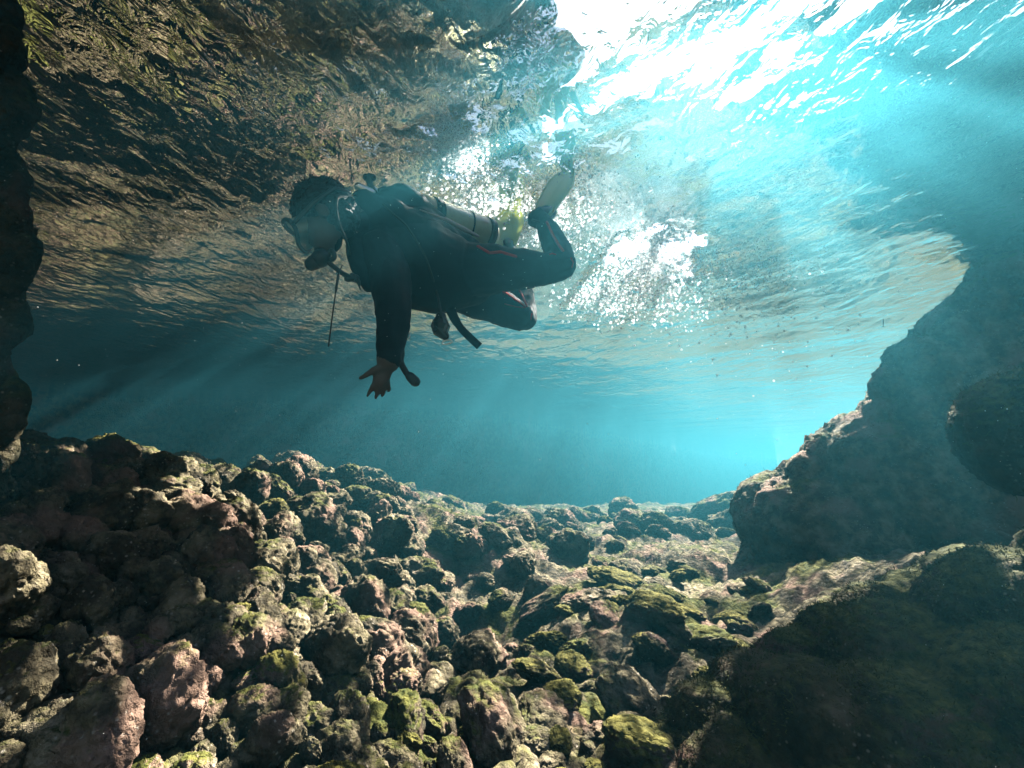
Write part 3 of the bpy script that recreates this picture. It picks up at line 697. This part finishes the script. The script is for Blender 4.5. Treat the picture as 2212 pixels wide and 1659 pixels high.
# gauge console, clip, straps
gc = bpy.data.objects.new('gauge_console', None); C.objects.link(gc); gc.parent = scuba
g0 = D(1092, 1130, 1.80)
mb = MB(); mb.tube([g0 - FW * 0.018, g0 + FW * 0.018], [0.036, 0.036], 8, False); mb.tube([D(1095, 1070, 1.80), D(1092, 1110, 1.80)], [0.022, 0.034], 10); mb.tube([D(1085, 1150, 1.80), D(1120, 1190, 1.80)], [0.030, 0.018], 8); mb.build('console_case', M['rubber'], gc, False)
mb = MB(); mb.tube([g0 - FW * 0.019, g0 - FW * 0.021], [0.028, 0.027], 20, False); mb.build('dial', M['glass'], gc)
mb = MB(); mb.tube([D(1100, 1195, 1.80), D(1108, 1215, 1.80)], 0.003, 6)
lp = [D(1135 + 32 * math.cos(a) , 1232 + 13 * math.sin(a) - 6 * math.cos(a), 1.80) for a in np.linspace(0, 6.28, 17)]; mb.tube(lp, 0.0028, 6, False); mb.build('snap_clip', M['steel'], gc)
mb = MB(); mb.tube(spline([D(1150, 1010, 1.88), D(1195, 1100, 1.88), D(1250, 1170, 1.88), D(1345, 1260, 1.88)], 5), [0.020, 0.026, 0.028, 0.027, 0.026, 0.025] + [0.022] * 10, 4, False, (FW, 0.25)); mb.build('hanging_strap', M['vest'], scuba)
ih = bpy.data.objects.new('inflator', None); C.objects.link(ih); ih.parent = scuba
mb = MB(); mb.tube(spline([D(830, 1200, 1.74), D(842, 1290, 1.74), D(835, 1360, 1.74), D(870, 1430, 1.74), D(905, 1470, 1.74)], 5), [0.010] * 6 + [0.012] * 15, 10); mb.build('corrugated_hose', M['rubber'], ih)
mb = MB(); mb.tube([D(895, 1455, 1.74), D(928, 1488, 1.74)], [0.018, 0.020], 10); mb.build('inflator_head', M['rubber'], ih)
mb = MB(); mb.tube([D(878 + 15 * math.cos(a), 1185 + 26 * math.sin(a), 1.72) for a in np.linspace(0, 6.28, 15)], 0.0025, 6, False); mb.build('metal_ring', M['steel'], scuba)

# small fish hanging in the open water
fc = at(1908, 697, 2.6); mb = MB()
mb.tube([fc + UP * 0.022, fc + UP * 0.012, fc, fc - UP * 0.014, fc - UP * 0.024], [0.0015, 0.0035, 0.004, 0.002, 0.001], 8, True, (RT, 0.6))
M['fish'] = simple('dark_fish_skin', (0.05, 0.05, 0.04), 0.4)
fish = mb.build('small_fish', M['fish']); tag(fish, 'tiny dark fish hanging in the turquoise water left of the outcrop', 'fish')
mb = MB(); tf = fc - UP * 0.024; mb.add([tf + UP * .004, tf - RT * 0.013 - UP * .002, tf - UP * .001 + FW * .002, tf + RT * 0.013 - UP * .002, tf + UP * .004 + FW * .001], [(0, 1, 2, 3), (4, 3, 2, 1)]); mb.build('tail_fin', M['fish'], fish, False)

# ------------------------------------------------------------------ bubbles, foam, specks
m, nt, N, L = mat_new('air_bubble'); M['bubble'] = m
b = N['Principled BSDF']; b.inputs['Base Color'].default_value = (0.92, 0.96, 0.97, 1); b.inputs['Roughness'].default_value = 0.12; b.inputs['Specular IOR Level'].default_value = 1.0
tl = N.new('ShaderNodeBsdfTranslucent'); tl.inputs[0].default_value = (0.95, 0.98, 1.0, 1)
ms = N.new('ShaderNodeMixShader'); ms.inputs[0].default_value = 0.5; L.new(b.outputs[0], ms.inputs[1]); L.new(tl.outputs[0], ms.inputs[2])
tp = N.new('ShaderNodeBsdfTransparent'); m2 = N.new('ShaderNodeMixShader')
lw = N.new('ShaderNodeLayerWeight'); lw.inputs[0].default_value = 0.45
mr = N.new('ShaderNodeMapRange'); mr.inputs[3].default_value = 0.3; mr.inputs[4].default_value = 1.0; L.new(lw.outputs['Facing'], mr.inputs[0])
L.new(mr.outputs[0], m2.inputs[0]); L.new(tp.outputs[0], m2.inputs[1]); L.new(ms.outputs[0], m2.inputs[2]); L.new(m2.outputs[0], N['Material Output'].inputs[0])

bm_ = bmesh.new(); bmesh.ops.create_icosphere(bm_, subdivisions=2, radius=1); bm_.verts.index_update()
ICO_V = np.array([v.co[:] for v in bm_.verts]); ICO_F = np.array([[v.index for v in f.verts] for f in bm_.faces]); bm_.free()
bm_ = bmesh.new(); bmesh.ops.create_icosphere(bm_, subdivisions=1, radius=1); bm_.verts.index_update()
ICO1_V = np.array([v.co[:] for v in bm_.verts]); ICO1_F = np.array([[v.index for v in f.verts] for f in bm_.faces]); bm_.free()
def cloud(name, centres, radii, mat, label, fine=True, squash=1.0):
    IV, IF = (ICO_V, ICO_F) if fine else (ICO1_V, ICO1_F)
    c = np.array(centres); r = np.array(radii)
    V = (IV[None] * np.array([1, 1, squash]) * r[:, None, None] + c[:, None, :]).reshape(-1, 3)
    F = (IF[None] + (np.arange(len(c)) * len(IV))[:, None, None]).reshape(-1, 3)
    return tag(link(name, mesh_np(name, V, F), mat), label, kind='stuff')

def spray(n, blobs, rmin, rmax, dmin, dmax, rnd):
    out, rad = [], []
    tot = sum(b_[4] for b_ in blobs)
    for (px, py, sx, sy, w, d) in blobs:
        for k in range(int(n * w / tot)):
            dd = d + rnd.uniform(dmin, dmax)
            p = at(rnd.gauss(px, sx), rnd.gauss(py, sy), dd)
            if p.z > WATER_Z - 0.02: p.z = WATER_Z - rnd.uniform(0.01, 0.06)
            out.append(p[:]); rad.append(rmin * (rmax / rmin) ** (rnd.random() ** 2.2))
    return out, rad
rnd = random.Random(12)
c, r = spray(6500, [(975, 300, 32, 30, 3.0, 2.3), (950, 370, 60, 50, .9, 2.3), (1070, 410, 75, 45, 1.6, 2.9), (1180, 440, 50, 60, 1.0, 3.1), (1240, 330, 30, 25, .3, 2.6), (1130, 480, 70, 40, .5, 3.2), (1290, 500, 60, 90, .6, 2.8), (1180, 300, 120, 70, .35, 2.5)], 0.0018, 0.011, -0.2, 0.35, rnd)
cloud('bubble_cloud', c, r, M['bubble'], 'cloud of silvery air bubbles rising behind the diver')
c, r = spray(9000, [(1390, 555, 45, 40, 2.2, 3.4), (1460, 560, 40, 40, 1.6, 3.5), (1370, 620, 60, 35, 1.6, 3.4), (1330, 650, 60, 25, .8, 3.4), (1430, 470, 40, 40, .7, 3.4), (1480, 640, 70, 40, .8, 3.5), (1650, 620, 110, 90, .6, 3.8), (1280, 640, 40, 20, .5, 3.4)], 0.0022, 0.012, -0.3, 0.3, rnd)
cloud('foam_cloud', c, r, M['bubble'], 'bright white foam of bubbles under the surface right of the diver')
M['speck'] = simple('pale_speck', (0.7, 0.72, 0.66), 0.6)
c, r = [], []
for k in range(1500):
    d = rnd.uniform(0.35, 3.2); p = at(rnd.uniform(0, 2212), rnd.uniform(0, 1659) ** 1.0, d)
    if p.z > WATER_Z - 0.05 or p.z < float(ground(p.x, p.y)) + 0.3: continue
    c.append(p[:]); r.append(rnd.uniform(0.0003, 0.0008) * (0.6 + d * 0.5))
cloud('suspended_specks', c, r, M['speck'], 'pale specks drifting in the water', False)
